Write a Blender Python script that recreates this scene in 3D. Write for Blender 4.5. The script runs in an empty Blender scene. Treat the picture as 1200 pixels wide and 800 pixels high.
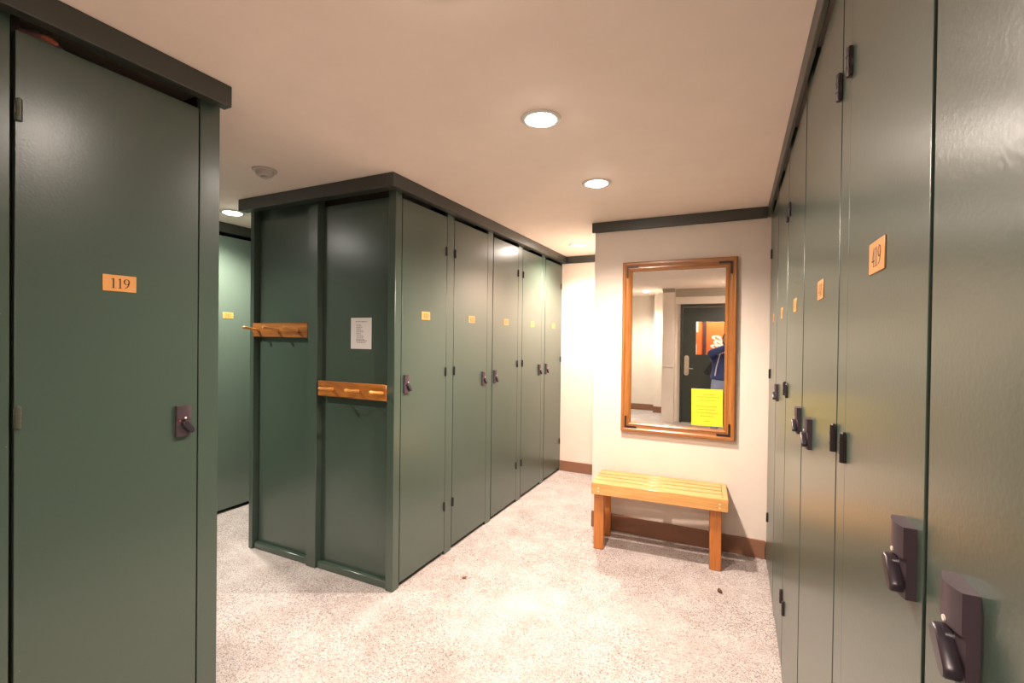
import bpy, bmesh, math, random
from mathutils import Vector, Matrix, Euler

random.seed(7)
SC = bpy.context.scene
COL = SC.collection
PI = math.pi
CEIL = 2.30

# ------------------------------------------------------------------ camera
cam_d = bpy.data.cameras.new('camera')
cam_d.sensor_width = 36.0
cam_d.lens = 546.68 / 1200 * 36.0
cam_d.clip_start = 0.01
cam = bpy.data.objects.new('camera', cam_d)
COL.objects.link(cam)
CAM = Vector((0, 0, 1.4272))
RIGHT = Vector((0.90095546, 0.4337403, 0.01219054))
UP = Vector((-0.01464182, 0.00231113, 0.99989013))
FWD = Vector((-0.43366447, 0.90103497, -0.00843297))
m = Matrix((RIGHT, UP, -FWD)).transposed().to_4x4()
m.translation = CAM
cam.matrix_world = m
SC.camera = cam

# ------------------------------------------------------------------ world, exposure
w = bpy.data.worlds.new('world')
SC.world = w
w.use_nodes = True
w.node_tree.nodes['Background'].inputs[0].default_value = (0.02, 0.018, 0.016, 1)
w.node_tree.nodes['Background'].inputs[1].default_value = 0.2
SC.view_settings.view_transform = 'Standard'
SC.view_settings.look = 'None'
SC.view_settings.gamma = 1.0
SC.view_settings.use_curve_mapping = False
SC.view_settings.exposure = 0.43
LAMP_WARM = (1.0, 0.82, 0.70)
LAMP_COOL = (1.0, 0.92, 0.80)
# downlights: x, y, watts, colour, label
DOWNLIGHTS = [
    (-0.715, 1.727, 78, LAMP_WARM, 'brightest recessed ceiling downlight, nearest in the aisle, glaring'),
    (-0.720, 2.566, 170, LAMP_WARM, 'recessed ceiling downlight in front of the mirror wall'),
    (-1.346, 4.183, 140, LAMP_WARM, 'small far recessed downlight at the end of the aisle'),
    (-3.273, 2.150, 110, LAMP_COOL, 'recessed downlight over the side aisle beside locker 211'),
    (-0.660, 0.925, 35, LAMP_WARM, 'recessed downlight overhead, seen only as gloss on locker 119'),
    (-3.300, 0.930, 130, LAMP_COOL, 'recessed downlight in the side aisle behind locker 119'),
    (-0.050, -0.850, 75, LAMP_WARM, 'recessed downlight behind the person in the blue jacket'),
    (-1.480, -1.750, 150, LAMP_COOL, 'recessed downlight by the column, seen in the mirror'),
]

# ------------------------------------------------------------------ materials
def new_mat(name):
    mt = bpy.data.materials.new(name)
    mt.use_nodes = True
    nt = mt.node_tree
    b = nt.nodes['Principled BSDF']
    return mt, nt, b

def N(nt, typ, **kw):
    n = nt.nodes.new(typ)
    for k, v in kw.items():
        setattr(n, k, v)
    return n

def ramp(nt, fac, stops, interp='LINEAR'):
    r = N(nt, 'ShaderNodeValToRGB')
    r.color_ramp.interpolation = interp
    els = r.color_ramp.elements
    while len(els) > 1:
        els.remove(els[-1])
    els[0].position, els[0].color = stops[0][0], (*stops[0][1], 1)
    for p, c in stops[1:]:
        e = els.new(p); e.color = (*c, 1)
    nt.links.new(fac, r.inputs[0])
    return r.outputs[0]

def coords(nt, scale=(1, 1, 1), rnd=True):
    tc = N(nt, 'ShaderNodeTexCoord')
    mp = N(nt, 'ShaderNodeMapping')
    mp.inputs['Scale'].default_value = scale
    nt.links.new(tc.outputs['Object'], mp.inputs[0])
    if rnd:
        oi = N(nt, 'ShaderNodeObjectInfo')
        mul = N(nt, 'ShaderNodeVectorMath', operation='SCALE')
        cmb = N(nt, 'ShaderNodeCombineXYZ')
        for i in range(3):
            nt.links.new(oi.outputs['Random'], cmb.inputs[i])
        nt.links.new(cmb.outputs[0], mul.inputs[0]); mul.inputs['Scale'].default_value = 37.0
        nt.links.new(mul.outputs[0], mp.inputs[1])
    return mp.outputs[0]

def noise(nt, vec, scale, detail=2, rough=0.5):
    n = N(nt, 'ShaderNodeTexNoise')
    n.inputs['Scale'].default_value = scale
    n.inputs['Detail'].default_value = detail
    n.inputs['Roughness'].default_value = rough
    nt.links.new(vec, n.inputs['Vector'])
    return n.outputs['Fac']

def bump(nt, b, h, strength, dist=0.001):
    bp = N(nt, 'ShaderNodeBump')
    bp.inputs['Strength'].default_value = strength
    bp.inputs['Distance'].default_value = dist
    nt.links.new(h, bp.inputs['Height'])
    nt.links.new(bp.outputs[0], b.inputs['Normal'])

def mix(nt, fac, a, bcol, blend='MIX'):
    mx = N(nt, 'ShaderNodeMix', data_type='RGBA', blend_type=blend)
    if isinstance(fac, float):
        mx.inputs[0].default_value = fac
    else:
        nt.links.new(fac, mx.inputs[0])
    for i, v in ((6, a), (7, bcol)):
        if isinstance(v, tuple):
            mx.inputs[i].default_value = (*v, 1)
        else:
            nt.links.new(v, mx.inputs[i])
    return mx.outputs[2]

def plain(name, col, rough=0.5, metal=0.0, bump_s=0.0, bump_scale=200, var=0.0, spec=0.5):
    mt, nt, b = new_mat(name)
    b.inputs['Roughness'].default_value = rough
    b.inputs['Metallic'].default_value = metal
    b.inputs['Specular IOR Level'].default_value = spec
    v = coords(nt)
    n = noise(nt, v, bump_scale, 3)
    lo = tuple(c * (1 - var) for c in col); hi = tuple(min(1, c * (1 + var)) for c in col)
    c = ramp(nt, noise(nt, v, 6, 3), [(0.3, lo), (0.7, hi)])
    nt.links.new(c, b.inputs['Base Color'])
    if bump_s:
        bump(nt, b, n, bump_s)
    return mt

def paint(name, col, rough=0.24, nick=True):
    """gloss paint rolled and brushed on plywood"""
    mt, nt, b = new_mat(name)
    v = coords(nt)
    lo = tuple(c * 0.96 for c in col); hi = tuple(c * 1.04 for c in col)
    c = ramp(nt, noise(nt, v, 1.5, 1), [(0.2, lo), (0.8, hi)])
    if nick:
        vo = N(nt, 'ShaderNodeTexVoronoi'); vo.inputs['Scale'].default_value = 11
        nt.links.new(v, vo.inputs['Vector'])
        mask = ramp(nt, vo.outputs['Distance'], [(0.0, (1, 1, 1)), (0.014, (1, 1, 1)), (0.02, (0, 0, 0))])
        c = mix(nt, mask, c, tuple(min(1, x * 2.2 + 0.05) for x in col))
    nt.links.new(c, b.inputs['Base Color'])
    peel = noise(nt, v, 150, 1)
    bump(nt, b, peel, 0.26, 0.0007)
    b.inputs['Roughness'].default_value = rough
    b.inputs['IOR'].default_value = 1.72
    return mt

def wood(name, c1, c2, axis='x', scale=22, rough=0.3, coat=0.3):
    mt, nt, b = new_mat(name)
    s = {'x': (0.06, 1, 1), 'y': (1, 0.06, 1), 'z': (1, 1, 0.06)}[axis]
    v = coords(nt, s)
    n1 = noise(nt, v, scale, 5, 0.6)
    n2 = noise(nt, v, scale * 7, 2)
    c = ramp(nt, n1, [(0.32, c1), (0.5, tuple((x + y) / 2 for x, y in zip(c1, c2))), (0.66, c2)])
    c = mix(nt, 0.25, c, ramp(nt, n2, [(0.35, tuple(x * 0.6 for x in c1)), (0.6, c2)]))
    nt.links.new(c, b.inputs['Base Color'])
    b.inputs['Roughness'].default_value = rough
    b.inputs['Coat Weight'].default_value = coat
    b.inputs['Coat Roughness'].default_value = 0.15
    bump(nt, b, n1, 0.15)
    return mt

M = {}
M['green'] = paint('green_gloss_paint', (0.049, 0.077, 0.058), 0.28)
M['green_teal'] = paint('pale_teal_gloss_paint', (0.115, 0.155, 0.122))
M['green_dark'] = paint('dark_green_fascia_paint', (0.022, 0.026, 0.019), 0.38)
M['door_dark'] = plain('dark_green_door_paint', (0.028, 0.034, 0.026), 0.4, var=0.1)
M['inner'] = wood('raw_locker_plywood', (0.022, 0.012, 0.007), (0.04, 0.022, 0.013), 'z', 8, 0.8, 0.0)
M['wall'] = plain('cream_wall_paint', (0.78, 0.68, 0.59), 0.6, bump_s=0.12, bump_scale=60, var=0.02)
M['ceiling'] = plain('peach_ceiling_plaster', (0.93, 0.795, 0.70), 0.75, bump_s=0.25, bump_scale=18, var=0.02)
M['baseboard'] = plain('brown_vinyl_base', (0.25, 0.115, 0.065), 0.45, var=0.05)
M['tan_trim'] = plain('tan_trim_paint', (0.36, 0.31, 0.24), 0.5, var=0.03)
M['dark_metal'] = plain('dark_bronze_metal', (0.045, 0.035, 0.036), 0.35, 0.6, var=0.1)
M['hinge_paint'] = plain('painted_hinge_metal', (0.085, 0.095, 0.075), 0.3, 0.3, var=0.1)
M['lock'] = plain('plum_black_lock_plastic', (0.065, 0.045, 0.055), 0.38, 0.1, var=0.1)
M['lever'] = plain('black_lock_lever_plastic', (0.035, 0.026, 0.035), 0.3, 0.1, var=0.1)
M['white_plastic'] = plain('white_plastic', (0.75, 0.70, 0.65), 0.4)
M['detector'] = plain('aged_detector_plastic', (0.60, 0.52, 0.48), 0.5)
M['red_plastic'] = plain('red_indicator', (0.45, 0.06, 0.06), 0.4)
M['brass'] = plain('amber_number_plate', (0.62, 0.29, 0.085), 0.4, 0.0, var=0.05)
M['digit'] = plain('engraved_black_digit', (0.04, 0.018, 0.008), 0.6)
M['paper_white'] = plain('white_paper', (0.74, 0.70, 0.68), 0.7)
M['paper_yellow'] = plain('yellow_paper', (0.90, 0.66, 0.03), 0.6)
M['ink_grey'] = plain('grey_ink', (0.34, 0.29, 0.29), 0.8)
M['ink_yellow'] = plain('ochre_ink', (0.52, 0.38, 0.02), 0.8)
M['rackwood'] = wood('dark_oak_peg_board', (0.17, 0.042, 0.006), (0.52, 0.19, 0.034), 'x', 26, 0.3, 0.4)
M['pegwood'] = wood('orange_peg_wood', (0.62, 0.26, 0.06), (0.75, 0.36, 0.10), 'y', 30, 0.3, 0.4)
M['frame_h'] = wood('oak_mirror_frame_h', (0.27, 0.092, 0.020), (0.44, 0.175, 0.045), 'x', 26, 0.28, 0.5)
M['frame_v'] = wood('oak_mirror_frame_v', (0.27, 0.092, 0.020), (0.44, 0.175, 0.045), 'z', 26, 0.28, 0.5)
M['pine_x'] = wood('lacquered_pine_x', (0.64, 0.29, 0.07), (0.80, 0.43, 0.14), 'x', 18, 0.28, 0.5)
M['pine_y'] = wood('lacquered_pine_y', (0.64, 0.29, 0.07), (0.80, 0.43, 0.14), 'y', 18, 0.28, 0.5)
M['leg'] = wood('red_stained_leg', (0.46, 0.13, 0.016), (0.64, 0.21, 0.03), 'z', 18, 0.3, 0.5)
M['screw'] = plain('bright_screw', (0.85, 0.76, 0.55), 0.35, 0.0)
M['steel'] = plain('brushed_steel', (0.55, 0.48, 0.40), 0.3, 0.9)
M['scrap'] = plain('brown_scrap', (0.12, 0.055, 0.03), 0.6, bump_s=0.3, bump_scale=90, var=0.4)
M['leaf'] = plain('dry_leaf', (0.42, 0.20, 0.09), 0.7, var=0.2)
M['cloth_scrap'] = plain('dull_orange_grey_cloth', (0.12, 0.06, 0.055), 0.9, var=0.6, bump_s=0.3)
M['orange_cloth'] = plain('orange_cloth', (0.22, 0.05, 0.025), 0.8)
M['jacket'] = plain('navy_jacket', (0.035, 0.05, 0.16), 0.75, bump_s=0.4, bump_scale=120, var=0.2)
M['jeans'] = plain('light_blue_jeans', (0.26, 0.30, 0.44), 0.85, bump_s=0.3, bump_scale=300, var=0.15)
M['skin'] = plain('skin', (0.55, 0.32, 0.22), 0.5, var=0.05)
M['hair'] = plain('dark_hair', (0.03, 0.018, 0.012), 0.5, bump_s=0.5, bump_scale=160)
M['black_cloth'] = plain('black_nylon', (0.015, 0.015, 0.017), 0.7, bump_s=0.3, bump_scale=200)
M['white_strap'] = plain('pale_strap', (0.6, 0.55, 0.55), 0.7)
M['black_plastic'] = plain('black_camera_plastic', (0.012, 0.012, 0.012), 0.4)
M['mural'] = plain('orange_mural', (0.78, 0.16, 0.03), 0.6, var=0.12)
M['mural_white'] = plain('white_paint_marks', (0.85, 0.80, 0.72), 0.7)
M['mural_dark'] = plain('dark_maroon_post', (0.09, 0.03, 0.03), 0.6)
M['eye'] = plain('eye_dark', (0.03, 0.02, 0.02), 0.2)
M['lip'] = plain('lip', (0.42, 0.16, 0.13), 0.5)

def mirror_mat():
    mt, nt, b = new_mat('silvered_mirror')
    v = coords(nt)
    c = ramp(nt, noise(nt, v, 3, 2), [(0.3, (0.86, 0.88, 0.85)), (0.7, (0.88, 0.90, 0.87))])
    nt.links.new(c, b.inputs['Base Color'])
    b.inputs['Metallic'].default_value = 1.0
    b.inputs['Roughness'].default_value = 0.012
    return mt
M['mirror'] = mirror_mat()

def glass_mat():
    mt, nt, b = new_mat('clear_door_glass')
    v = coords(nt)
    c = ramp(nt, noise(nt, v, 3, 2), [(0.3, (0.95, 0.97, 0.95)), (0.7, (0.97, 0.98, 0.97))])
    nt.links.new(c, b.inputs['Base Color'])
    b.inputs['Roughness'].default_value = 0.0
    b.inputs['Transmission Weight'].default_value = 1.0
    b.inputs['IOR'].default_value = 1.1
    return mt
M['glass'] = glass_mat()

def lamp_mat(name, col, s):
    mt, nt, b = new_mat(name)
    b.inputs['Base Color'].default_value = (0.8, 0.8, 0.8, 1)
    b.inputs['Emission Color'].default_value = (*col, 1)
    b.inputs['Emission Strength'].default_value = s
    return mt
M['lens_warm'] = lamp_mat('warm_lamp_lens', (1.0, 0.88, 0.78), 115.0)
M['lens_cool'] = lamp_mat('cool_lamp_lens', (1.0, 0.95, 0.88), 110.0)

def floor_mat():
    mt, nt, b = new_mat('speckled_flake_floor')
    v = coords(nt, rnd=False)
    vo = N(nt, 'ShaderNodeTexVoronoi'); vo.inputs['Scale'].default_value = 255
    nt.links.new(v, vo.inputs['Vector'])
    sep = N(nt, 'ShaderNodeSeparateColor'); nt.links.new(vo.outputs['Color'], sep.inputs[0])
    flakes = ramp(nt, sep.outputs[0], [(0.0, (0.17, 0.145, 0.14)), (0.14, (0.29, 0.25, 0.235)), (0.33, (0.45, 0.40, 0.375)),
                                      (0.60, (0.54, 0.485, 0.465))], 'CONSTANT')
    big = noise(nt, v, 1.6, 4, 0.6)
    worn = ramp(nt, big, [(0.46, (0, 0, 0)), (0.66, (1, 1, 1))])
    wm = N(nt, 'ShaderNodeMath', operation='MULTIPLY'); nt.links.new(worn, wm.inputs[0]); wm.inputs[1].default_value = 0.45
    c = mix(nt, wm.outputs[0], flakes, (0.60, 0.55, 0.525))
    dirt = ramp(nt, noise(nt, v, 5, 5, 0.65), [(0.35, (0.84, 0.80, 0.78)), (0.6, (1, 1, 1))])
    c = mix(nt, 1.0, c, dirt, 'MULTIPLY')
    nt.links.new(c, b.inputs['Base Color'])
    b.inputs['Roughness'].default_value = 0.55
    b.inputs['Specular IOR Level'].default_value = 0.3
    bump(nt, b, noise(nt, v, 260, 2), 0.15)
    return mt
M['floor'] = floor_mat()

# ------------------------------------------------------------------ mesh builder
class MB:
    def __init__(self):
        self.bm = bmesh.new()
    def _add(self, tmp, mat=None):
        if mat is not None:
            bmesh.ops.transform(tmp, matrix=mat, verts=tmp.verts)
        me = bpy.data.meshes.new('tmp'); tmp.to_mesh(me); tmp.free()
        self.bm.from_mesh(me); bpy.data.meshes.remove(me)
        return self
    def box(self, x0, x1, y0, y1, z0, z1, bev=0.0, mat=None, seg=1):
        t = bmesh.new()
        vs = [t.verts.new(p) for p in ((x0, y0, z0), (x1, y0, z0), (x1, y1, z0), (x0, y1, z0), (x0, y0, z1), (x1, y0, z1), (x1, y1, z1), (x0, y1, z1))]
        for f in ((0, 3, 2, 1), (4, 5, 6, 7), (0, 1, 5, 4), (1, 2, 6, 5), (2, 3, 7, 6), (3, 0, 4, 7)):
            t.faces.new([vs[i] for i in f])
        if bev:
            bmesh.ops.bevel(t, geom=t.edges[:], offset=bev, segments=seg, profile=0.5, affect='EDGES')
        return self._add(t, mat)
    def lathe(self, prof, n=24, mat=None):
        """profile of (radius, z) spun round Z"""
        t = bmesh.new(); rings = []
        for r, z in prof:
            if r < 1e-6:
                rings.append([t.verts.new((0, 0, z))])
            else:
                rings.append([t.verts.new((r * math.cos(2 * PI * k / n), r * math.sin(2 * PI * k / n), z)) for k in range(n)])
        for a, b in zip(rings, rings[1:]):
            for k in range(n):
                q = [a[k % len(a)], a[(k + 1) % len(a)], b[(k + 1) % len(b)], b[k % len(b)]]
                u = []
                for v in q:
                    if v not in u: u.append(v)
                if len(u) > 2:
                    try: t.faces.new(u)
                    except ValueError: pass
        for rg in (rings[0], rings[-1]):
            if len(rg) > 1:
                try: t.faces.new(rg)
                except ValueError: pass
        bmesh.ops.recalc_face_normals(t, faces=t.faces[:])
        return self._add(t, mat)
    def cyl(self, p0, p1, r0, r1=None, n=12):
        r1 = r0 if r1 is None else r1
        p0, p1 = Vector(p0), Vector(p1); d = p1 - p0
        q = Vector((0, 0, 1)).rotation_difference(d.normalized()).to_matrix().to_4x4()
        return self.lathe([(0, 0), (r0, 0), (r1, d.length), (0, d.length)], n, Matrix.Translation(p0) @ q)
    def tube(self, pts, rad, n=8):
        t = bmesh.new(); rings = []; pts = [Vector(p) for p in pts]
        up = Vector((0, 0, 1))
        for i, p in enumerate(pts):
            d = (pts[min(i + 1, len(pts) - 1)] - pts[max(i - 1, 0)]).normalized()
            a = d.cross(up if abs(d.z) < 0.9 else Vector((1, 0, 0))).normalized(); b = d.cross(a)
            r = rad[i] if isinstance(rad, (list, tuple)) else rad
            rings.append([t.verts.new(p + r * (a * math.cos(2 * PI * k / n) + b * math.sin(2 * PI * k / n))) for k in range(n)])
        for a, b in zip(rings, rings[1:]):
            for k in range(n):
                t.faces.new((a[k], a[(k + 1) % n], b[(k + 1) % n], b[k]))
        t.faces.new(rings[0]); t.faces.new(rings[-1])
        bmesh.ops.recalc_face_normals(t, faces=t.faces[:])
        return self._add(t)
    def prism(self, poly, d0, d1, axes='xz', mat=None, bev=0.0):
        """polygon in two axes extruded along the third"""
        t = bmesh.new()
        def P(a, b, d):
            return {'xz': (a, d, b), 'yz': (d, a, b), 'xy': (a, b, d)}[axes]
        A = [t.verts.new(P(a, b, d0)) for a, b in poly]; B = [t.verts.new(P(a, b, d1)) for a, b in poly]
        t.faces.new(A); t.faces.new(B[::-1])
        for k in range(len(poly)):
            t.faces.new((A[k], B[k], B[(k + 1) % len(poly)], A[(k + 1) % len(poly)]))
        bmesh.ops.recalc_face_normals(t, faces=t.faces[:])
        if bev:
            bmesh.ops.bevel(t, geom=t.edges[:], offset=bev, segments=1, profile=0.5, affect='EDGES')
        return self._add(t, mat)
    def quad(self, pts):
        vs = [self.bm.verts.new(p) for p in pts]; self.bm.faces.new(vs); return self
    def mesh(self, name, mat, smooth=True):
        me = bpy.data.meshes.new(name)
        bmesh.ops.recalc_face_normals(self.bm, faces=self.bm.faces[:])
        if smooth:
            for f in self.bm.faces: f.smooth = True
            for e in self.bm.edges:
                if len(e.link_faces) == 2 and e.calc_face_angle(0) > math.radians(40): e.smooth = False
        self.bm.to_mesh(me); self.bm.free()
        me.materials.append(mat)
        return me

def add(name, mesh, parent=None, loc=(0, 0, 0), rot=(0, 0, 0), kind=None):
    o = bpy.data.objects.new(name, mesh); COL.objects.link(o)
    o.location = loc; o.rotation_euler = rot
    if parent is not None: o.parent = parent
    if kind: o['kind'] = kind
    return o

def part(name, mb, mat, parent=None, loc=(0, 0, 0), rot=(0, 0, 0), kind=None, smooth=True, label=None):
    o = add(name, mb.mesh(name, mat, smooth), parent, loc, rot, kind)
    if label: o['label'] = label
    return o

def tag(o, label, cat, group=None):
    o['label'] = label; o['category'] = cat
    if group: o['group'] = group
    return o

def thing(name, label, cat, loc=(0, 0, 0), rz=0.0, group=None):
    o = bpy.data.objects.new(name, None); COL.objects.link(o)
    o.empty_display_size = 0.1
    o.location = loc; o.rotation_euler = (0, 0, rz)
    return tag(o, label, cat, group)

def struct(name, mb, mat, parent=None, **kw):
    return part(name, mb, mat, parent, kind='structure' if parent is None else None, **kw)

# ------------------------------------------------------------------ room shell
struct('floor', MB().box(-4.5, 0.9, -2.95, 5.0, -0.10, 0.0), M['floor'])
struct('ceiling', MB().box(-4.5, 0.9, -2.95, 5.0, CEIL, CEIL + 0.10), M['ceiling'])
struct('wall_far', MB().box(-4.5, -0.98, 4.775, 4.95, 0, CEIL), M['wall'])
struct('wall_mirror', MB().box(-0.978, 0.9, 3.47, 4.95, 0, CEIL), M['wall'])
struct('wall_right', MB().box(0.80, 0.9, -1.62, 3.469, 0, CEIL), M['wall'])
struct('wall_left', MB().box(-4.5, -4.3, -2.95, 4.774, 0, CEIL), M['wall'])
struct('wall_back', MB().box(-4.299, -1.45, -2.95, -2.75, 0, CEIL), M['wall'])
struct('wall_back_return', MB().box(-1.449, -1.16, -2.95, -2.5, 0, CEIL), M['wall'])
struct('wall_column', MB().box(-1.158, -0.962, -2.95, -1.5, 0, CEIL), M['wall'])
struct('wall_corridor', MB().box(-0.961, 0.9, -2.95, -2.45, 0, CEIL), M['wall'])
struct('wall_door_header', MB().box(-0.961, 0.9, -1.72, -1.62, 2.04, CEIL), M['wall'])
struct('wall_door_jamb', MB().box(-0.961, -0.878, -1.72, -1.66, 0, 2.039), M['wall'])
struct('wall_door_side', MB().box(0.01, 0.9, -1.72, -1.621, 0, 2.039), M['wall'])
# partitions that close the sides the photo never shows
struct('wall_aisle', MB().box(-4.29, -3.672, -0.4, 2.146, 0, CEIL), M['green'])
struct('wall_aisle_end', MB().box(-4.29, -3.672, 2.70, 4.774, 0, CEIL), M['green'])
struct('light_block_locker_back', MB().box(-2.95, -2.32, -0.045, 1.055, 0, 2.2995), M['green'])  # unseen rear half of the left row, added to block side-aisle light
struct('wall_block_back', MB().box(-2.92, -2.31, 2.1015, 4.774, 0, 2.2995), M['green'])
struct('wall_right_end', MB().box(0.20, 0.799, -1.62, 0.185, 0, CEIL), M['wall'])
# dark fascia boards under the ceiling
FZ0, FZ1 = 2.226, 2.2995
struct('trim_1', MB().box(-1.70, -1.652, 1.958, 4.774, FZ0, FZ1, 0.002), M['green_dark'])
struct('trim_2', MB().box(-2.925, -1.7005, 1.958, 2.02, FZ0, FZ1, 0.002), M['green_dark'])
struct('trim_3', MB().box(-1.66, -1.618, -0.05, 1.058, FZ0, FZ1, 0.002), M['green_dark'])
struct('trim_4', MB().box(0.172, 0.187, -1.6, 3.449, FZ0, FZ1, 0.002), M['green_dark'])
struct('trim_5', MB().box(-0.998, 0.1715, 3.449, 3.4695, FZ0, FZ1, 0.002), M['green_dark'])
struct('trim_6', MB().box(-1.651, -0.98, 4.755, 4.7745, FZ0, FZ1, 0.002), M['green_dark'])
struct('trim_7', MB().box(-3.671, -3.62, -0.4, 4.774, FZ0, FZ1, 0.002), M['green_dark'])
struct('trim_8', MB().box(-1.160, -0.9615, -1.499, -1.485, 2.235, FZ1, 0.002), M['tan_trim'])
struct('trim_9', MB().box(-0.961, 0.2, -1.619, -1.60, 2.165, FZ1, 0.002), M['tan_trim'])
struct('trim_10', MB().box(-1.160, -0.9605, -1.4995, -1.488, 0.955, 0.968, 0.002), M['wall'])
# baseboards
struct('baseboard_mirror', MB().box(-0.978, 0.189, 3.455, 3.4695, 0, 0.118, 0.003), M['baseboard'])
struct('baseboard_far', MB().box(-1.70, -0.98, 4.760, 4.7745, 0, 0.108, 0.003), M['baseboard'])
struct('baseboard_back', MB().box(-4.299, -1.45, -2.749, -2.735, 0, 0.12, 0.003), M['baseboard'])
struct('baseboard_return', MB().box(-1.449, -1.16, -2.499, -2.485, 0, 0.12, 0.003), M['baseboard'])

# ------------------------------------------------------------------ digits (serif, stroked)
def stroke(pts, wd):
    return ('s', pts, wd)
def arc(cx, cy, rx, ry, a0, a1, n=14, thin=0.05, thick=0.13):
    pts, ws = [], []
    for k in range(n + 1):
        a = math.radians(a0 + (a1 - a0) * k / n)
        pts.append((cx + rx * math.cos(a), cy + ry * math.sin(a)))
        ws.append(thin + (thick - thin) * abs(math.cos(a)) ** 1.3)
    return (pts, ws)
def line(a, b, wd):
    return ([a, b], [wd, wd])
DIG = {
    '0': [arc(.30, .5, .22, .46, 0, 360, 24)],
    '1': [line((.30, .02), (.30, .98), .13), line((.12, .02), (.48, .02), .045), line((.13, .84), (.30, .96), .06)],
    '2': [arc(.29, .70, .21, .26, 160, -35, 14, .06, .13), ([(.46, .55), (.25, .26), (.08, .07)], [.10, .07, .06]), line((.06, .05), (.52, .05), .11)],
    '3': [arc(.27, .73, .19, .23, 150, -80, 12, .06, .12), arc(.27, .27, .22, .25, 85, -150, 14, .06, .13)],
    '4': [line((.40, .02), (.40, .98), .12), line((.04, .30), (.56, .30), .08), line((.05, .30), (.40, .95), .06), line((.26, .02), (.54, .02), .045)],
    '5': [line((.14, .94), (.50, .94), .10), line((.15, .94), (.12, .54), .06), arc(.26, .32, .24, .27, 120, -150, 16, .06, .13)],
    '6': [arc(.30, .29, .21, .26, 0, 360, 20), ([(.09, .35), (.16, .68), (.30, .86), (.48, .96)], [.13, .11, .08, .05])],
    '7': [line((.08, .93), (.52, .93), .11), line((.50, .93), (.22, .02), .11)],
    '8': [arc(.30, .74, .18, .22, 0, 360, 18), arc(.30, .28, .22, .26, 0, 360, 20)],
    '9': [arc(.30, .69, .21, .27, 0, 360, 20), ([(.51, .63), (.44, .32), (.30, .14), (.12, .03)], [.13, .11, .08, .05])],
}
def digits_mb(txt, h, cx, cz, y):
    """flat print on the plane y, height h, centred"""
    mb = MB(); adv = 0.56 * h; x = cx - adv * len(txt) / 2
    for ch in txt:
        for pts, ws in DIG[ch]:
            P = [Vector((p[0], p[1])) for p in pts]; L, Rr = [], []
            for i, p in enumerate(P):
                d = (P[min(i + 1, len(P) - 1)] - P[max(i - 1, 0)]).normalized()
                n = Vector((-d.y, d.x)) * ws[i] / 2
                L.append(p + n); Rr.append(p - n)
            for i in range(len(P) - 1):
                q = [L[i], L[i + 1], Rr[i + 1], Rr[i]]
                mb.quad([(x + a.x * h, y, cz - h / 2 + a.y * h) for a in q])
        x += adv
    return mb

# ------------------------------------------------------------------ lockers
def hinge_mesh():
    mb = MB().cyl((0, -0.004, -0.028), (0, -0.004, 0.028), 0.0065, n=10)
    mb.box(-0.008, 0.008, -0.003, 0.0005, -0.026, 0.026, 0.0008)
    for z in (-0.010, 0.010):
        mb.cyl((0, -0.004, z - 0.001), (0, -0.004, z + 0.001), 0.0075, n=10)
    mb.cyl((0, -0.004, 0.028), (0, -0.004, 0.031), 0.005, 0.003, n=10)
    return mb
HINGE = hinge_mesh().mesh('hinge', M['dark_metal'])
HINGE_P = hinge_mesh().mesh('hinge', M['hinge_paint'])

def lock_meshes():
    b = MB()
    # upper half stands a little prouder and its face bows outwards; lower half is the recess for the lever
    n = 8; up, lo = [], []
    for k in range(n + 1):
        t = -1 + 2 * k / n
        up.append((t * 0.023, -0.0175 + 0.005 * t * t)); lo.append((t * 0.023, -0.0135 + 0.004 * t * t))
    b.prism([(-0.023, 0.0)] + up + [(0.023, 0.0)], 0.006, 0.0515, 'xy')
    b.prism([(-0.023, 0.0)] + lo + [(0.023, 0.0)], -0.0515, 0.0062, 'xy')
    body = b.mesh('lock', M['lock'])
    l = MB().cyl((0, -0.010, 0.0), (0, -0.019, 0.0), 0.0115, 0.0105, n=16)
    poly = [(-0.008, 0.008), (0.006, 0.010), (0.010, 0.002), (0.009, -0.034), (0.004, -0.042), (-0.004, -0.042), (-0.009, -0.034), (-0.010, 0.0)]
    l.prism(poly, -0.0255, -0.012, 'xz', bev=0.002)
    lever = l.mesh('lever', M['lever'])
    i = MB().cyl((0, -0.0155, 0.0), (0, -0.0185, 0.0), 0.0034, n=10).mesh('indicator', M['white_plastic'])
    r = MB().cyl((0, -0.010, 0.0), (0, -0.0135, 0.0), 0.003, n=10).mesh('indicator', M['red_plastic'])
    return body, lever, i, r
LOCK, LEVER, IND, IND_R = lock_meshes()

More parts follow.
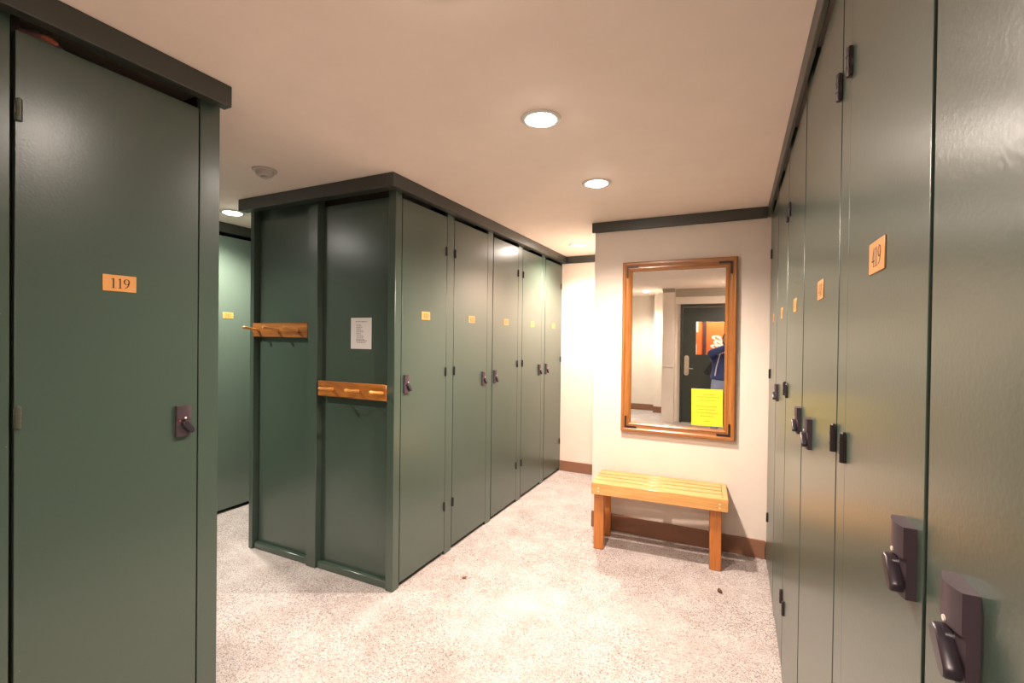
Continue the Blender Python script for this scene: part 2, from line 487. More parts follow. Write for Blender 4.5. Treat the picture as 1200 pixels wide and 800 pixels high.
def make_locker(label, loc, rz, w, hinge, number, lock_c, stile=None, lock_z=1.125, plate_z=1.556, hinge_z=(1.98, 1.20, 0.32),
                hinges=HINGE, depth=0.60, ztop=2.205, plate_c=None, green='green', lock_h=1.0, group=None):
    """local frame: x to the viewer's right, y into the locker, door face at y = 0; door spans x 0..w"""
    t = thing('locker', label, 'locker', loc, rz, group)
    x0 = min(0, stile[0] if stile else 0); x1 = max(w, stile[1] if stile else w)
    e = 0.001
    c = MB()
    c.box(x0 + e, x0 + 0.018, 0.021, depth, 0.0, 2.298)
    c.box(x1 - 0.018, x1 - e, 0.021, depth, 0.0, 2.298)
    c.box(x0 + 0.018, x1 - 0.018, depth - 0.012, depth, 0.0, 2.298)
    c.box(x0 + 0.018, x1 - 0.018, 0.05, depth - 0.012, 0.0, 0.02)
    c.box(x0 + 0.018, x1 - 0.018, 0.03, depth - 0.012, 1.75, 1.768)
    part('cabinet', c, M['inner'], t)
    if stile:
        s0, s1 = stile
        part('stile', MB().box(s0 + 0.0018, s1 - 0.0012, 0.0008, 0.0205, 0.0, 2.2985, 0.0015), M[green], t)
    g = 0.0028
    d = part('door', MB().box(g, w - g, 0.0, 0.019, 0.028, ztop, 0.0008), M[green], t)
    hx = 0.0085 if hinge == 'L' else w - 0.0085
    for z in hinge_z:
        add('hinge', hinges, d, (hx, 0.0, z))
    if number:
        pc = w / 2 if plate_c is None else plate_c
        p = part('number_plate', MB().box(-0.043, 0.043, -0.0022, 0.0, -0.0245, 0.0245, 0.0008), M['brass'], t, (pc, 0, plate_z))
        part('number', digits_mb(number, 0.030, 0, 0, -0.0024), M['digit'], p, smooth=False)
    if lock_c is None:
        return t
    lk = add('lock', LOCK, t, (lock_c, 0.0, lock_z))
    lk.scale = (1, 1, lock_h)
    lv = add('lever', LEVER, lk, (0.0, 0.0, -0.008), (0, math.radians(-38), 0))
    add('indicator', IND, lk, (0.001, 0.0, 0.010))
    add('indicator', IND_R, lk, (-0.014, 0.0, 0.002))
    return t

XC = -1.705      # centre block aisle face
XR = 0.192       # right row face
XL = -1.685      # left row face
G = 'green plywood lockers'
def centre(y0, w, hinge, num, lock_y, stile_y, label, **k):
    st = None if stile_y is None else (stile_y[0] - y0, stile_y[1] - y0)
    return make_locker(label, (XC, y0, 0), PI / 2, w, hinge, num, lock_y - y0, st, lock_z=1.120 if 'lock_z' not in k else k.pop('lock_z'), plate_z=1.553, **k)
centre(2.102, 0.453, 'R', '410', 2.145, (2.555, 2.640), 'green locker 410, front of the middle block, beside the panelled end', lock_z=1.155, group=G)
centre(2.640, 0.465, 'L', '411', 3.050, (3.105, 3.190), 'green locker second along the middle block, lock on its right edge', group=G)
centre(3.195, 0.461, 'R', '412', 3.235, (3.656, 3.745), 'green locker in the middle of the five along the middle block', group=G)
centre(3.745, 0.455, 'L', '413', 4.150, (4.200, 4.285), 'green locker fourth along the middle block, pale in strong light', group=G)
centre(4.290, 0.460, 'R', '414', 4.330, (4.750, 4.772), 'green locker last of the middle block, against the far cream wall', group=G)
def right(ya, yb, hinge_y, num, lock_y, stile_y, label, **k):
    """ya < yb in world Y; local x runs towards -Y from yb"""
    st = None if stile_y is None else (yb - stile_y[1], yb - stile_y[0])
    return make_locker(label, (XR, yb, 0), -PI / 2, yb - ya, 'R' if hinge_y == ya else 'L', num, None if lock_y is None else yb - lock_y, st, plate_z=1.558, lock_z=1.168, lock_h=0.82,
                       hinge_z=(1.962, 1.222, 0.328), **k)
right(0.195, 0.662, 0.195, None, 0.556, None, 'green locker nearest in the right row, cut by the frame, large lock', group=G)
right(0.668, 1.095, 1.095, '419', 0.714, (1.095, 1.180), 'green locker 419 in the right row, second from the near end', group=G)
right(1.180, 1.640, 1.180, '418', 1.545, (1.640, 1.750), 'green locker beyond 419 in the right row, second with a plate', group=G)
right(1.755, 2.215, 2.215, '417', 1.785, (2.215, 2.300), 'green locker third plated one in the right row, near the corner', group=G)
right(2.300, 2.760, 2.300, '416', 2.690, (2.760, 2.845), 'green locker last but one of the right row, a sliver beside the bench', group=G)
right(2.850, 3.310, 3.310, '415', None, (3.310, 3.452), 'green locker at the end of the right row, against the mirror wall', group=G)
def left(y0, w, hinge, num, lock_y, stile_y, label, x=XL, **k):
    st = None if stile_y is None else (stile_y[0] - y0, stile_y[1] - y0)
    return make_locker(label, (x, y0, 0), PI / 2, w, hinge, num, lock_y - y0, st, lock_z=1.134, plate_z=1.576, **k)
left(0.527, 0.461, 'L', '119', 0.937, (0.988, 1.060), 'large green locker 119 in the left foreground', hinge_z=(2.0, 1.203, 0.32), hinges=HINGE_P, group=G)
left(-0.020, 0.458, 'R', None, 0.030, (0.440, 0.522), 'green locker left of 119, only its edge strip inside the frame', hinges=HINGE_P, group=G)
left(2.150, 0.460, 'R', '211', 2.20, (2.610, 2.698), 'pale teal locker 211 in the side aisle behind', x=-3.672, green='green_teal', hinges=HINGE_P, group=G)

# ------------------------------------------------------------------ panelled end of the middle block
ep = thing('end_panel', 'dark green framed end of the middle locker block with two recessed panels', 'panel', (0, 0, 0))
YF, YB = 2.045, 2.1005
YP = 2.086
part('post', MB().box(-2.925, -2.888, YF, YB, 0, 2.2985, 0.003), M['green'], ep)
part('post', MB().box(-1.757, XC, YF, YB, 0, 2.2985, 0.003), M['green'], ep)
part('batten', MB().box(-2.385, -2.303, YF, YB, 0, 2.2985, 0.003), M['green'], ep)
part('panel', MB().box(-2.888, -2.344, YP, YB, 0.02, 2.185), M['green'], ep)
part('panel', MB().box(-2.344, -1.758, YP, YB, 0.02, 2.215), M['green'], ep)
part('bottom_rail', MB().box(-2.887, -2.386, YF + 0.012, YP, 0, 0.042, 0.004), M['green'], ep)
part('bottom_rail', MB().box(-2.302, -1.758, YF + 0.012, YP, 0, 0.042, 0.004), M['green'], ep)

# peg racks
def peg_rack(label, x0, x1, zc, pegs):
    t = thing('peg_rack', label, 'coat rack', ((x0 + x1) / 2, 2.05, zc), 0)
    hw = (x1 - x0) / 2
    part('board', MB().box(-hw, hw, -0.010, 0.012, -0.046, 0.046, 0.004), M['rackwood'], t)
    for s in (-1, 1):
        part('cleat', MB().box(s * hw * 0.72 - 0.03, s * hw * 0.72 + 0.03, 0.012, 0.0355, -0.03, 0.03), M['rackwood'], t)
    for px in pegs:
        mb = MB()
        prof = [(0, 0), (0.011, 0), (0.0105, 0.02), (0.0075, 0.045), (0.0085, 0.075), (0.0105, 0.092), (0.009, 0.102), (0.004, 0.107), (0, 0.108)]
        mb.lathe(prof, 14, Matrix.Translation((px - (x0 + x1) / 2, -0.009, 0.0)) @ Matrix.Rotation(math.radians(90 - 8), 4, 'X'))
        part('peg', mb, M['pegwood'], t)
    return t
peg_rack('upper wooden peg rack with three pegs, on the left recessed panel', -2.893, -2.386, 1.457, (-2.835, -2.65, -2.47))
peg_rack('lower wooden peg rack with three pegs, under the paper list', -2.288, -1.757, 1.107, (-2.165, -1.965, -1.785))

# paper list on the right panel
pl = thing('paper_list', 'white paper sheet with a typed list, taped to the dark green panel', 'paper', (-1.988, 2.0855, 1.441), 0)
part('sheet', MB().box(-0.079, 0.079, -0.0012, 0.0, -0.0915, 0.0915), M['paper_white'], pl)
mb = MB()
def dash_line(mb, x0, x1, z, h, y, rnd=0.3):
    x = x0
    while x < x1:
        wd = random.uniform(0.006, 0.016)
        mb.quad([(x, y, z), (min(x + wd, x1), y, z), (min(x + wd, x1), y, z + h), (x, y, z + h)])
        x += wd + 0.003
dash_line(mb, -0.042, 0.046, 0.066, 0.006, -0.0014)
for k, (a, b) in enumerate([(-.038, .0), (-.036, .006), (-.036, .012), (-.038, .0), (-.036, .016), (-.036, .022), (-.038, .0), (-.036, .012), (-.034, .02), (-.036, .018), (-.036, .024)]):
    dash_line(mb, a, b, 0.050 - k * 0.0088, 0.0040, -0.0014)
dash_line(mb, -0.038, 0.044, -0.046, 0.006, -0.0014)
dash_line(mb, -0.034, 0.034, -0.056, 0.005, -0.0014)
part('printed_lines', mb, M['ink_grey'], pl, smooth=False, kind='stuff')

# ------------------------------------------------------------------ mirror
mr = thing('wall_mirror_framed', 'tall oak-framed wall mirror with dark corner brackets above the bench', 'mirror', (-0.380, 3.4695, 1.369), 0)
mr.name = 'framed_mirror'
HW, HH, FW = 0.380, 0.617, 0.071
PROF = [(0.0, 0.0), (0.0, -0.030), (0.006, -0.036), (0.018, -0.036), (0.024, -0.030), (0.034, -0.028), (0.050, -0.030), (0.056, -0.034), (0.064, -0.030), (FW, -0.020), (FW, 0.0)]
def frame_side(a, b, inward, mat):
    """mitred moulding from corner a to b; inward = unit (x,z) towards the glass"""
    t = bmesh.new(); A, B = [], []
    ab = Vector((b[0] - a[0], 0, b[1] - a[1])).normalized(); inn = Vector((inward[0], 0, inward[1]))
    for s, y in PROF:
        A.append(t.verts.new(Vector((a[0], y, a[1])) + inn * s + ab * s)); B.append(t.verts.new(Vector((b[0], y, b[1])) + inn * s - ab * s))
    n = len(PROF)
    for k in range(n):
        t.faces.new((A[k], A[(k + 1) % n], B[(k + 1) % n], B[k]))
    t.faces.new(A); t.faces.new(B[::-1])
    bmesh.ops.recalc_face_normals(t, faces=t.faces[:])
    mb = MB(); mb._add(t)
    part('frame_side', mb, mat, mr)
frame_side((-HW, HH), (HW, HH), (0, -1), M['frame_h'])
frame_side((-HW, -HH), (HW, -HH), (0, 1), M['frame_h'])
frame_side((-HW, -HH), (-HW, HH), (1, 0), M['frame_v'])
frame_side((HW, -HH), (HW, HH), (-1, 0), M['frame_v'])
part('glass', MB().box(-HW + FW - 0.004, HW - FW + 0.004, -0.018, -0.002, -HH + FW - 0.004, HH - FW + 0.004), M['mirror'], mr, smooth=False)
for sx in (-1, 1):
    for sz in (-1, 1):
        mb = MB()
        cx, cz = sx * (HW - 0.036), sz * (HH - 0.036)
        L, wd = 0.078, 0.013
        mb.prism([(cx + sx * wd / 2, cz + sz * wd / 2), (cx - sx * L, cz + sz * wd / 2), (cx - sx * L, cz - sz * wd / 2), (cx - sx * wd / 2, cz - sz * wd / 2), (cx - sx * wd / 2, cz - sz * L), (cx + sx * wd / 2, cz - sz * L)], -0.0325, -0.026)
        part('corner_bracket', mb, M['dark_metal'], mr)
# yellow notice on the glass
yn = thing('yellow_notice', 'bright yellow printed notice stuck to the lower right of the mirror', 'notice', (-0.176, 3.4505, 0.965), 0)
yn.rotation_euler = (0, math.radians(-0.6), 0)
part('sheet', MB().box(-0.099, 0.099, -0.001, 0.0, -0.126, 0.126), M['paper_yellow'], yn)
mb = MB()
for z, a, b in ((0.086, -.028, .048), (0.068, -.066, .074), (0.046, -.050, .050), (0.004, -.070, .064), (-0.018, -.056, .052), (-0.040, -.070, .072), (-0.062, -.042, .044), (-0.096, -.014, .020)):
    dash_line(mb, a, b, z, 0.0065, -0.0012)
part('printed_lines', mb, M['ink_yellow'], yn, smooth=False, kind='stuff')

# ------------------------------------------------------------------ bench
bt = thing('bench', 'low slatted pine bench with red-brown legs beneath the mirror', 'bench', (-0.459, 3.262, 0), math.radians(3.3))
BL, BD, BT, AH = 0.420, 0.176, 0.458, 0.077
part('front_apron', MB().box(-BL, BL, -BD, -BD + 0.032, BT - AH, BT, 0.003), M['pine_x'], bt)
part('back_apron', MB().box(-BL, BL, BD - 0.032, BD, BT - AH, BT, 0.003), M['pine_x'], bt)
part('end_apron', MB().box(BL - 0.0315, BL - 0.0005, -BD + 0.0325, BD - 0.0325, BT - AH, BT, 0.003), M['pine_y'], bt)
part('end_apron', MB().box(-BL + 0.0005, -BL + 0.0315, -BD + 0.0325, BD - 0.0325, BT - AH, BT - 0.0205, 0.003), M['pine_y'], bt)
ns = 4; GAP = 0.015; wd = (2 * BD - 0.066 - GAP * (ns - 1)) / ns
for k in range(ns):
    y0 = -BD + 0.033 + k * (wd + GAP)
    part('slat', MB().box(-BL + 0.001, BL - 0.033, y0, y0 + wd, BT - 0.020, BT - 0.001, 0.002), M['pine_x'], bt)
part('cross_brace', MB().box(-0.022, 0.022, -BD + 0.033, BD - 0.033, BT - AH, BT - 0.021), M['pine_y'], bt)
for sx in (-1, 1):
    for sy in (-1, 1):
        x0 = 0.352 if sx > 0 else -0.374; y0 = sy * (BD - 0.058)
        part('leg', MB().box(x0 - 0.034, x0 + 0.034, y0 - 0.021, y0 + 0.021, 0.0, BT - 0.036, 0.004), M['leg'], bt)
    for zz in (0.424, 0.402):
        part('screw', MB().cyl((sx * 0.372, -BD + 0.0008, zz), (sx * 0.372, -BD - 0.0025, zz), 0.0055, 0.004, n=10), M['screw'], bt)

# ------------------------------------------------------------------ ceiling fittings
for x, y, watts, colr, lab in DOWNLIGHTS:
    t = thing('ceiling_light', lab, 'light', (x, y, CEIL), 0)
    part('trim_ring', MB().lathe([(0.060, -0.0005), (0.060, -0.006), (0.068, -0.007), (0.080, -0.003), (0.082, -0.0005)], 32), M['white_plastic'], t)
    part('lens', MB().lathe([(0, -0.0005), (0.059, -0.0005), (0.058, -0.006), (0.050, -0.010), (0.036, -0.013), (0.018, -0.015), (0, -0.0155)], 32), M['lens_warm'] if colr is LAMP_WARM else M['lens_cool'], t)
    ld = bpy.data.lights.new('lamp', 'SPOT')
    ld.energy = watts; ld.color = colr; ld.spot_size = math.radians(150); ld.spot_blend = 0.8; ld.shadow_soft_size = 0.032
    lo = bpy.data.objects.new('lamp', ld); COL.objects.link(lo); lo.parent = t; lo.location = (0, 0, -0.045)
sd = thing('smoke_detector', 'round off-white smoke detector on the ceiling above the end panel', 'smoke detector', (-2.268, 1.663, CEIL), 0)
part('base', MB().lathe([(0, -0.0005), (0.060, -0.0005), (0.062, -0.004), (0.058, -0.010), (0, -0.011)], 32), M['detector'], sd)
part('housing', MB().lathe([(0, -0.010), (0.046, -0.010), (0.043, -0.026), (0.034, -0.034), (0, -0.035)], 32), M['detector'], sd)
part('sensor_cap', MB().lathe([(0, -0.034), (0.020, -0.034), (0.018, -0.043), (0.008, -0.047), (0, -0.047)], 24), M['detector'], sd)

# ------------------------------------------------------------------ dark door seen in the mirror, with the corridor behind it
d1 = bpy.data.objects.new('door_1', None); COL.objects.link(d1); d1['kind'] = 'structure'; d1.location = (-0.875, -1.625, 0)
fr = MB()
fr.box(-0.002, 0.034, -0.07, 0.012, 0, 2.035, 0.002).box(0.034, 0.846, -0.07, 0.012, 1.985, 2.035, 0.002).box(0.846, 0.882, -0.07, 0.012, 0, 2.035, 0.002)
part('door_frame', fr, M['door_dark'], d1)
lf = MB()
wx0, wx1, wz0, wz1 = 0.250, 0.690, 1.175, 1.735
lf.box(0.038, wx0, -0.05, -0.008, 0.012, 1.981).box(wx1, 0.842, -0.05, -0.008, 0.012, 1.981)
lf.box(wx0, wx1, -0.05, -0.008, 0.012, wz0).box(wx0, wx1, -0.05, -0.008, wz1, 1.981)
part('leaf', lf, M['door_dark'], d1)
part('pane', MB().box(wx0, wx1, -0.032, -0.026, wz0, wz1), M['glass'], d1)
es = part('escutcheon', MB().prism([(0.105 + 0.038 * math.cos(a), (1.12 if math.sin(a) > 0 else 0.85) + 0.038 * math.sin(a)) for a in [2 * PI * k / 24 + 0.01 for k in range(24)]], -0.0078, 0.004, bev=0.001), M['steel'], d1)
part('handle', MB().cyl((0.105, 0.003, 0.94), (0.105, 0.05, 0.94), 0.011).cyl((0.100, 0.046, 0.94), (0.215, 0.046, 0.934), 0.010, 0.008), M['steel'], d1)
part('threshold', MB().box(0.035, 0.845, -0.06, 0.01, 0.0005, 0.008), M['steel'], d1)
mu = thing('wall_mural', 'orange mural board with white scribbles beyond the dark door', 'mural', (-0.32, -2.44, 1.45), 0)
mu.name = 'corridor_mural'
part('board', MB().box(-0.36, 0.40, -0.009, 0.0, -0.85, 0.75), M['mural'], mu)
part('edge_strip', MB().box(-0.245, -0.185, 0.0, 0.03, -0.85, 0.75), M['mural_dark'], mu)
part('top_strip', MB().box(-0.40, 0.40, 0.0, 0.006, 0.31, 0.36).box(-0.40, -0.33, 0.0, 0.006, 0.12, 0.31).box(-0.40, -0.35, 0.0, 0.006, -0.4, -0.1), M['mural_white'], mu)
mb = MB()
SCY = 0.0012
for (cx, cz, sx, sz) in ((0.0, 0.0, 0.10, 0.055), (0.02, -0.085, 0.09, 0.04), (-0.02, -0.16, 0.10, 0.05), (0.20, 0.0, 0.07, 0.075), (0.22, -0.14, 0.09, 0.06), (0.02, -0.27, 0.10, 0.05)):
    pts = []
    for k in range(19):
        a = k / 18 * 4.2 * PI
        pts.append((cx + sx * math.cos(a) * (0.5 + k / 36) + 0.02 * math.sin(2.3 * a), cz + sz * math.sin(a * 0.9)))
    for (a0, b0), (a1, b1) in zip(pts, pts[1:]):
        d = Vector((a1 - a0, b1 - b0)); n = Vector((-d.y, d.x)).normalized() * 0.010
        SCY += 0.00004
        mb.quad([(a0 + n.x, SCY, b0 + n.y), (a1 + n.x, SCY, b1 + n.y), (a1 - n.x, SCY, b1 - n.y), (a0 - n.x, SCY, b0 - n.y)])
part('white_scribble', mb, M['mural_white'], mu, smooth=False)
ld = bpy.data.lights.new('added_corridor_lamp', 'SPOT'); ld.energy = 60; ld.color = LAMP_COOL; ld.spot_size = math.radians(160); ld.shadow_soft_size = 0.05  # downlight added out of view to light the mural behind the door pane
ct = thing('ceiling_light', 'added unseen downlight lighting the mural beyond the dark door', 'light', (-0.3, -2.05, CEIL), 0)
part('trim_ring', MB().lathe([(0.060, -0.0005), (0.060, -0.006), (0.068, -0.007), (0.080, -0.003), (0.082, -0.0005)], 32), M['white_plastic'], ct)
part('lens', MB().lathe([(0, -0.0005), (0.060, -0.0005), (0.060, -0.004), (0, -0.006)], 32), M['lens_cool'], ct)
lo = bpy.data.objects.new('lamp', ld); COL.objects.link(lo); lo.parent = ct; lo.location = (0, 0, -0.045)

# ------------------------------------------------------------------ the person reflected in the mirror
def skin_obj(name, chains, mat, parent=None, sub=2, root=None):
    """chains: lists of ((x,y,z), radius); a node given twice with the same position is shared"""
    idx, vs, rs, es = {}, [], [], []
    for ch in chains:
        prev = None
        for p, r in ch:
            k = tuple(round(c, 4) for c in p)
            if k not in idx:
                idx[k] = len(vs); vs.append(p); rs.append(r if isinstance(r, tuple) else (r, r))
            if prev is not None: es.append((prev, idx[k]))
            prev = idx[k]
    me = bpy.data.meshes.new(name); me.from_pydata(vs, es, [])
    o = bpy.data.objects.new(name, me); COL.objects.link(o)
    md = o.modifiers.new('skin', 'SKIN')
    md.use_smooth_shade = True
    for i, sv in enumerate(me.skin_vertices[0].data):
        sv.radius = rs[i]; sv.use_root = (i == 0)
    s = o.modifiers.new('sub', 'SUBSURF'); s.levels = sub; s.render_levels = sub
    dg = bpy.context.evaluated_depsgraph_get()
    ev = bpy.data.meshes.new_from_object(o.evaluated_get(dg))
    o.modifiers.clear(); o.data = ev
    bpy.data.meshes.remove(me)
    ev.name = name
    ev.materials.clear(); ev.materials.append(mat)
    for p in ev.polygons: p.use_smooth = True
    if parent is not None: o.parent = parent
    return o

PX, PY = -0.155, -0.46
pe = thing('person', 'person in a blue jacket and light jeans raising a camera, reflected in the mirror', 'person', (PX, PY, 0), 0)
pelvis, waist, chest, collar, neck = (0, 0, .80), (0, 0, .94), (0, 0, 1.10), (0, 0, 1.21), (0.01, .01, 1.275)
Lsh, Lel, Lwr = (-.145, 0.0, 1.205), (-.175, .165, 1.235), (.082, .350, 1.352)
Rsh, Rel, Rwr = (.150, 0.0, 1.200), (.215, .120, 1.015), (.248, .345, 1.345)
Lhip, Lkn, Lan = (-.095, 0, .76), (-.120, .02, .42), (-.125, -.02, .075)
Rhip, Rkn, Ran = (.085, 0, .76), (.090, .02, .42), (.085, -.02, .075)
def mid(a, b, t=.5): return tuple(x + (y - x) * t for x, y in zip(a, b))
body = skin_obj('body', [
    [(pelvis, (.15, .10)), (waist, (.12, .085)), (chest, (.135, .095)), (collar, (.10, .07)), (neck, .052), ((.035, .045, 1.335), .055)],
    [(collar, (.10, .07)), (Lsh, .055), (mid(Lsh, Lel), .045), (Lel, .038), (mid(Lel, Lwr), .034), (Lwr, .025)],
    [(collar, (.10, .07)), (Rsh, .055), (mid(Rsh, Rel), .045), (Rel, .038), (mid(Rel, Rwr), .034), (Rwr, .025)],
    [(pelvis, (.15, .10)), (Lhip, .085), (mid(Lhip, Lkn), .072), (Lkn, .052), (mid(Lkn, Lan), .050), (Lan, .036)],
    [(pelvis, (.15, .10)), (Rhip, .085), (mid(Rhip, Rkn), .072), (Rkn, .052), (mid(Rkn, Ran), .050), (Ran, .036)],
], M['skin'], pe)
# head with face: an ellipsoid shaped by hand
HC = Vector((.055, .105, 1.425))
t = bmesh.new(); bmesh.ops.create_uvsphere(t, u_segments=28, v_segments=20, radius=1.0)
for v in t.verts:
    x, y, z = v.co
    sx, sy, sz = .070, .088, .108
    if z < 0: sx *= 1 - .30 * (-z); sy *= 1 - .18 * (-z)
    v.co = Vector((x * sx, y * sy, z * sz))
    if y > 0:                                   # face is flatter, with nose, brow, chin
        v.co.y *= .92
        v.co.y += .024 * math.exp(-((x / .22) ** 2 + ((z + .16) / .20) ** 2))
        v.co.y -= .010 * math.exp(-(((abs(x) - .42) / .2) ** 2 + ((z - .02) / .14) ** 2))
        v.co.y += .010 * math.exp(-((x / .3) ** 2 + ((z + .80) / .18) ** 2))
mb = MB(); mb._add(t, Matrix.Translation(HC) @ Matrix.Rotation(math.radians(12), 4, 'Z'))
for s in (-1, 1):
    mb.lathe([(0, -.006), (.014, -.006), (.018, 0), (.012, .006), (0, .004)], 12, Matrix.Translation(HC + Vector((s * .071, -.005, -.005))) @ Matrix.Rotation(s * PI / 2, 4, 'Y') @ Matrix.Scale(1.5, 4, (1, 0, 0)))
head = part('head', mb, M['skin'], pe)
for s in (-1, 1):
    part('eye', MB().lathe([(0, -.008), (.006, -.005), (.009, 0), (.006, .005), (0, .008)], 12, Matrix.Translation(HC + Vector((s * .029 - .014, .071, .004)))), M['eye'], head)
part('mouth', MB().box(-.022, .022, -.004, .004, -.004, .004, .0035, Matrix.Translation(HC + Vector((-.016, .080, -.052)))), M['lip'], head)
t = bmesh.new(); bmesh.ops.create_uvsphere(t, u_segments=28, v_segments=20, radius=1.0)
dl = []
for v in t.verts:
    x, y, z = v.co
    if (y > .25 and z < .62) or z < -.62: dl.append(v)
    v.co = Vector((x * .084, y * .106 - .010, z * .124 + .006)) * (1 + .02 * math.sin(23 * x) * math.cos(19 * z))
bmesh.ops.delete(t, geom=dl, context='VERTS')
bmesh.ops.solidify(t, geom=t.faces[:], thickness=.006)
mb = MB(); mb._add(t, Matrix.Translation(HC) @ Matrix.Rotation(math.radians(12), 4, 'Z'))
part('hair', mb, M['hair'], pe)
# clothes
jk = skin_obj('jacket', [
    [((0, 0, .835), (.212, .150)), ((0, 0, .90), (.200, .142)), ((0, 0, 1.0), (.172, .120)), (chest, (.165, .118)), (collar, (.125, .088)), ((.005, .005, 1.262), (.072, .068))],
    [(collar, (.125, .088)), (Lsh, .075), (mid(Lsh, Lel), .064), (Lel, .058), (mid(Lel, Lwr), .050), (mid(Lel, Lwr, 1.0), .037)],
    [(collar, (.125, .088)), (Rsh, .070), (mid(Rsh, Rel), .058), (Rel, .050), (mid(Rel, Rwr), .045), (mid(Rel, Rwr, 1.0), .036)],
], M['jacket'], pe)
skin_obj('jeans', [
    [((0, 0, 1.02), (.140, .098)), ((0, 0, .95), (.150, .105)), ((0, 0, .80), (.178, .118)), ],
    [((0, 0, .80), (.178, .118)), (Lhip, .100), (mid(Lhip, Lkn), .086), (Lkn, .066), (mid(Lkn, Lan), .060), (mid(Lkn, Lan, .92), .056)],
    [((0, 0, .80), (.178, .118)), (Rhip, .100), (mid(Rhip, Rkn), .086), (Rkn, .066), (mid(Rkn, Ran), .060), (mid(Rkn, Ran, .92), .056)],
], M['jeans'], pe)
for fx in (Lan[0], Ran[0]):
    t = bmesh.new(); bmesh.ops.create_uvsphere(t, u_segments=18, v_segments=12, radius=1.0)
    for v in t.verts:
        x, y, z = v.co
        v.co = Vector((x * .045 * (1 - .15 * abs(y)), y * .128, max(z, -.35) * (.062 if y < 0 else .062 - .018 * y) + .0225))
    mb = MB(); mb._add(t, Matrix.Translation((fx, .055, 0)))
    part('shoe', mb, M['black_cloth'], pe)
# hands: palm plus five fingers curled round the camera
def hand(elbow, wrist, palm_c, finger_dir, spread, curl, thumb):
    wv, pc, fd, sp, cu = Vector(wrist), Vector(palm_c), Vector(finger_dir).normalized(), Vector(spread).normalized(), Vector(curl).normalized()
    o = skin_obj('hand', [[(tuple(mid(elbow, wv, .78)), .028), (tuple(wv), .024), (tuple(mid(wv, pc)), (.027, .019)), (tuple(mid(wv, pc, 1.18)), (.031, .016))]], M['skin'], pe)
    for k, L in enumerate((.068, .076, .072, .056)):
        b = pc + sp * (-.027 + .018 * k)
        p1 = b + fd * L * .42; p2 = p1 + (fd + cu * .6).normalized() * L * .33; p3 = p2 + (fd * .3 + cu).normalized() * L * .27
        skin_obj('finger', [[(tuple(b), .0095), (tuple(p1), .0088), (tuple(p2), .0080), (tuple(p3), .0065)]], M['skin'], o, 1)
    tb = mid(wv, pc, .55); tb = Vector(tb) - sp * .022; th = Vector(thumb)
    skin_obj('finger', [[(tuple(tb), .012), (tuple(mid(tb, th)), .0105), (tuple(th), .008)]], M['skin'], o, 1)
f2, r2 = Vector((FWD.x, FWD.y, 0)).normalized(), Vector((RIGHT.x, RIGHT.y, 0)).normalized()
cb = Vector((-PX, -PY, 0)) + Vector((0, 0, CAM.z))                       # lens point in the person's frame
hand(Lel, Lwr, cb - f2 * .085 - r2 * .022 + Vector((0, 0, -.066)), f2 + r2 * .4 + Vector((0, 0, .15)), r2 * -1, (0, 0, 1), cb - f2 * .07 - r2 * .062 + Vector((0, 0, -.02)))
hand(Rel, Rwr, cb - f2 * .125 + r2 * .066 + Vector((0, 0, -.022)), f2 * .9 - r2 * .1, (0, 0, 1), -r2, cb - f2 * .158 + r2 * .035 + Vector((0, 0, .01)))
# camera in the hands (its lens front lies just behind the picture's eye point)
cm = thing('camera_body', 'black camera held up by the person in the blue jacket', 'camera', tuple(CAM), math.atan2(-FWD.x, FWD.y))
cm.name = 'held_camera'
part('body', MB().box(-.066, .060, -.150, -.098, -.048, .040, .008, seg=2).box(-.030, .030, -.148, -.100, .036, .062, .008), M['black_plastic'], cm)
part('lens', MB().lathe([(0, 0), (.030, 0), (.033, .02), (.033, .06), (.037, .074), (.037, .082), (.032, .082), (.030, .074), (0, .068)], 24, Matrix.Translation((0, -.098, 0)) @ Matrix.Rotation(-PI / 2, 4, 'X')), M['black_plastic'], cm)
# strap hanging from the camera and bag behind the hip
st = MB()
tag(part('camera_strap', MB().tube([(PX - .035, -.300, 1.30), (PX - .065, -.310, 1.18), (PX - .095, -.318, 1.05), (PX - .115, -.322, .92)], [.007, .006, .007, .010], 8), M['white_strap']),
    'pale narrow strap hanging in front of the blue jacket', 'strap')
bg = thing('shoulder_bag', 'black bag hanging at the hip of the person in blue', 'bag', (PX - .175, PY - .19, 1.03), 0)
t = bmesh.new(); bmesh.ops.create_cube(t, size=1.0); bmesh.ops.subdivide_edges(t, edges=t.edges[:], cuts=4, use_grid_fill=True)
for v in t.verts:
    v.co = Vector((v.co.x * .10, v.co.y * .09 * (1.1 - v.co.z * .4), v.co.z * .27))
    v.co *= 1 - .25 * max(0, (abs(v.co.x) / .05) ** 4 * .4)
mb = MB(); mb._add(t)
part('pouch', mb, M['black_cloth'], bg, rot=(0, math.radians(32), 0))
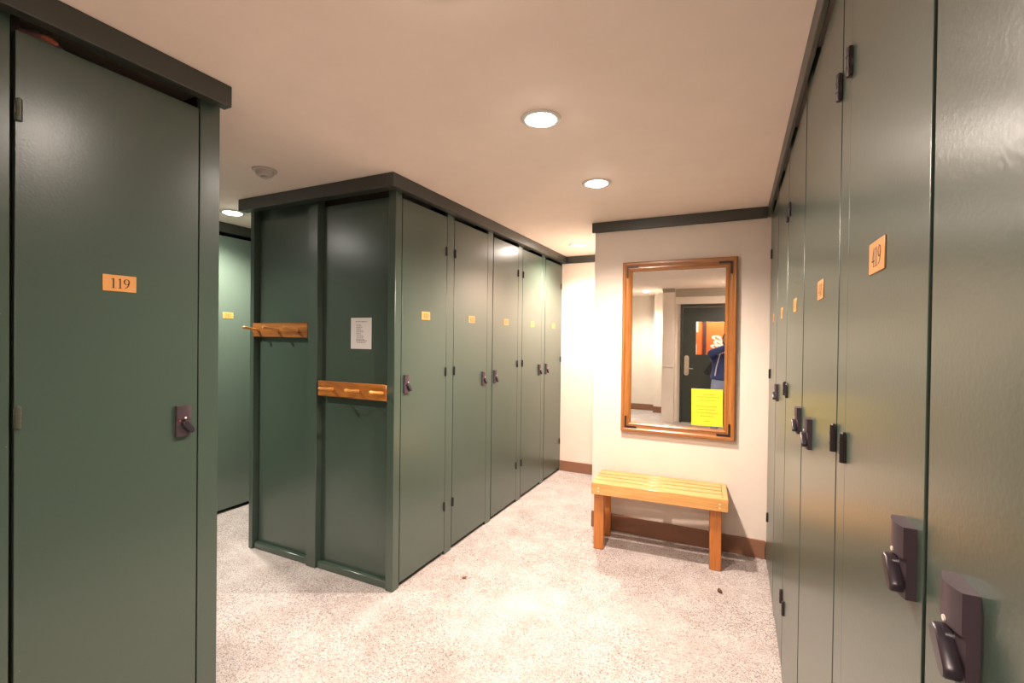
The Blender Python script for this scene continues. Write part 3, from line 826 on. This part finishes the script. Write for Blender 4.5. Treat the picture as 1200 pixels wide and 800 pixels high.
part('strap', MB().tube([(.06, 0, .10), (.075, .01, .15), (.095, .025, .20), (.12, .04, .24)], .012, 8), M['black_cloth'], bg)

# ------------------------------------------------------------------ small things
lt = MB()
t = bmesh.new()
bmesh.ops.create_icosphere(t, subdivisions=2, radius=1)
for v in t.verts:
    x, y, z = v.co
    v.co = Vector((x * .011 + .006 * y * y, y * .019, max(0, z * .010 + .009 + .004 * math.sin(5 * x + 3 * y))))
lt._add(t, Matrix.Rotation(0.5, 4, 'Z'))
tag(part('litter_scrap', lt, M['scrap'], None, (-0.067, 2.884, 0.0005)), 'small dark brown curled scrap lying on the floor before the bench', 'litter')
def leaf(label, x, y, rz, L, mat):
    t = bmesh.new(); n = 6
    A, B, Cc = [], [], []
    for k in range(n + 1):
        u = k / n; wv = L * .35 * math.sin(PI * min(1, u * 1.02)) + .0003
        z = .003 + .004 * u * u
        A.append(t.verts.new((u * L, wv, z + .002))); B.append(t.verts.new((u * L, 0, z))); Cc.append(t.verts.new((u * L, -wv, z + .002)))
    for k in range(n):
        t.faces.new((A[k], A[k + 1], B[k + 1], B[k])); t.faces.new((B[k], B[k + 1], Cc[k + 1], Cc[k]))
    bmesh.ops.solidify(t, geom=t.faces[:], thickness=.001)
    mb = MB(); mb._add(t)
    return tag(part('leaf_scrap', mb, mat, None, (x, y, 0.0), (0, 0, rz)), label, 'litter')
leaf('tiny orange-brown leaf scrap on the floor by locker 410', -1.447, 2.358, 0.3, .034, M['leaf'])
t = bmesh.new()
bmesh.ops.create_icosphere(t, subdivisions=3, radius=1)
for v in t.verts:
    x, y, z = v.co
    k = 1 + .16 * math.sin(7 * y + 3 * x) + .08 * math.sin(17 * y)
    v.co = Vector((x * .05, y * .060, z * .030 * k))
mb = MB(); mb._add(t)
cl = thing('folded_cloth', 'grey and orange cloth poking out over the top of locker 119', 'cloth', (-1.735, 0.585, 2.209), 0)
part('fold', mb, M['cloth_scrap'], cl, smooth=True)
part('orange_edge', MB().tube([(.046, -.004, .010), (.050, .012, .008), (.048, .028, .004)], [.005, .008, .005], 8), M['orange_cloth'], cl)
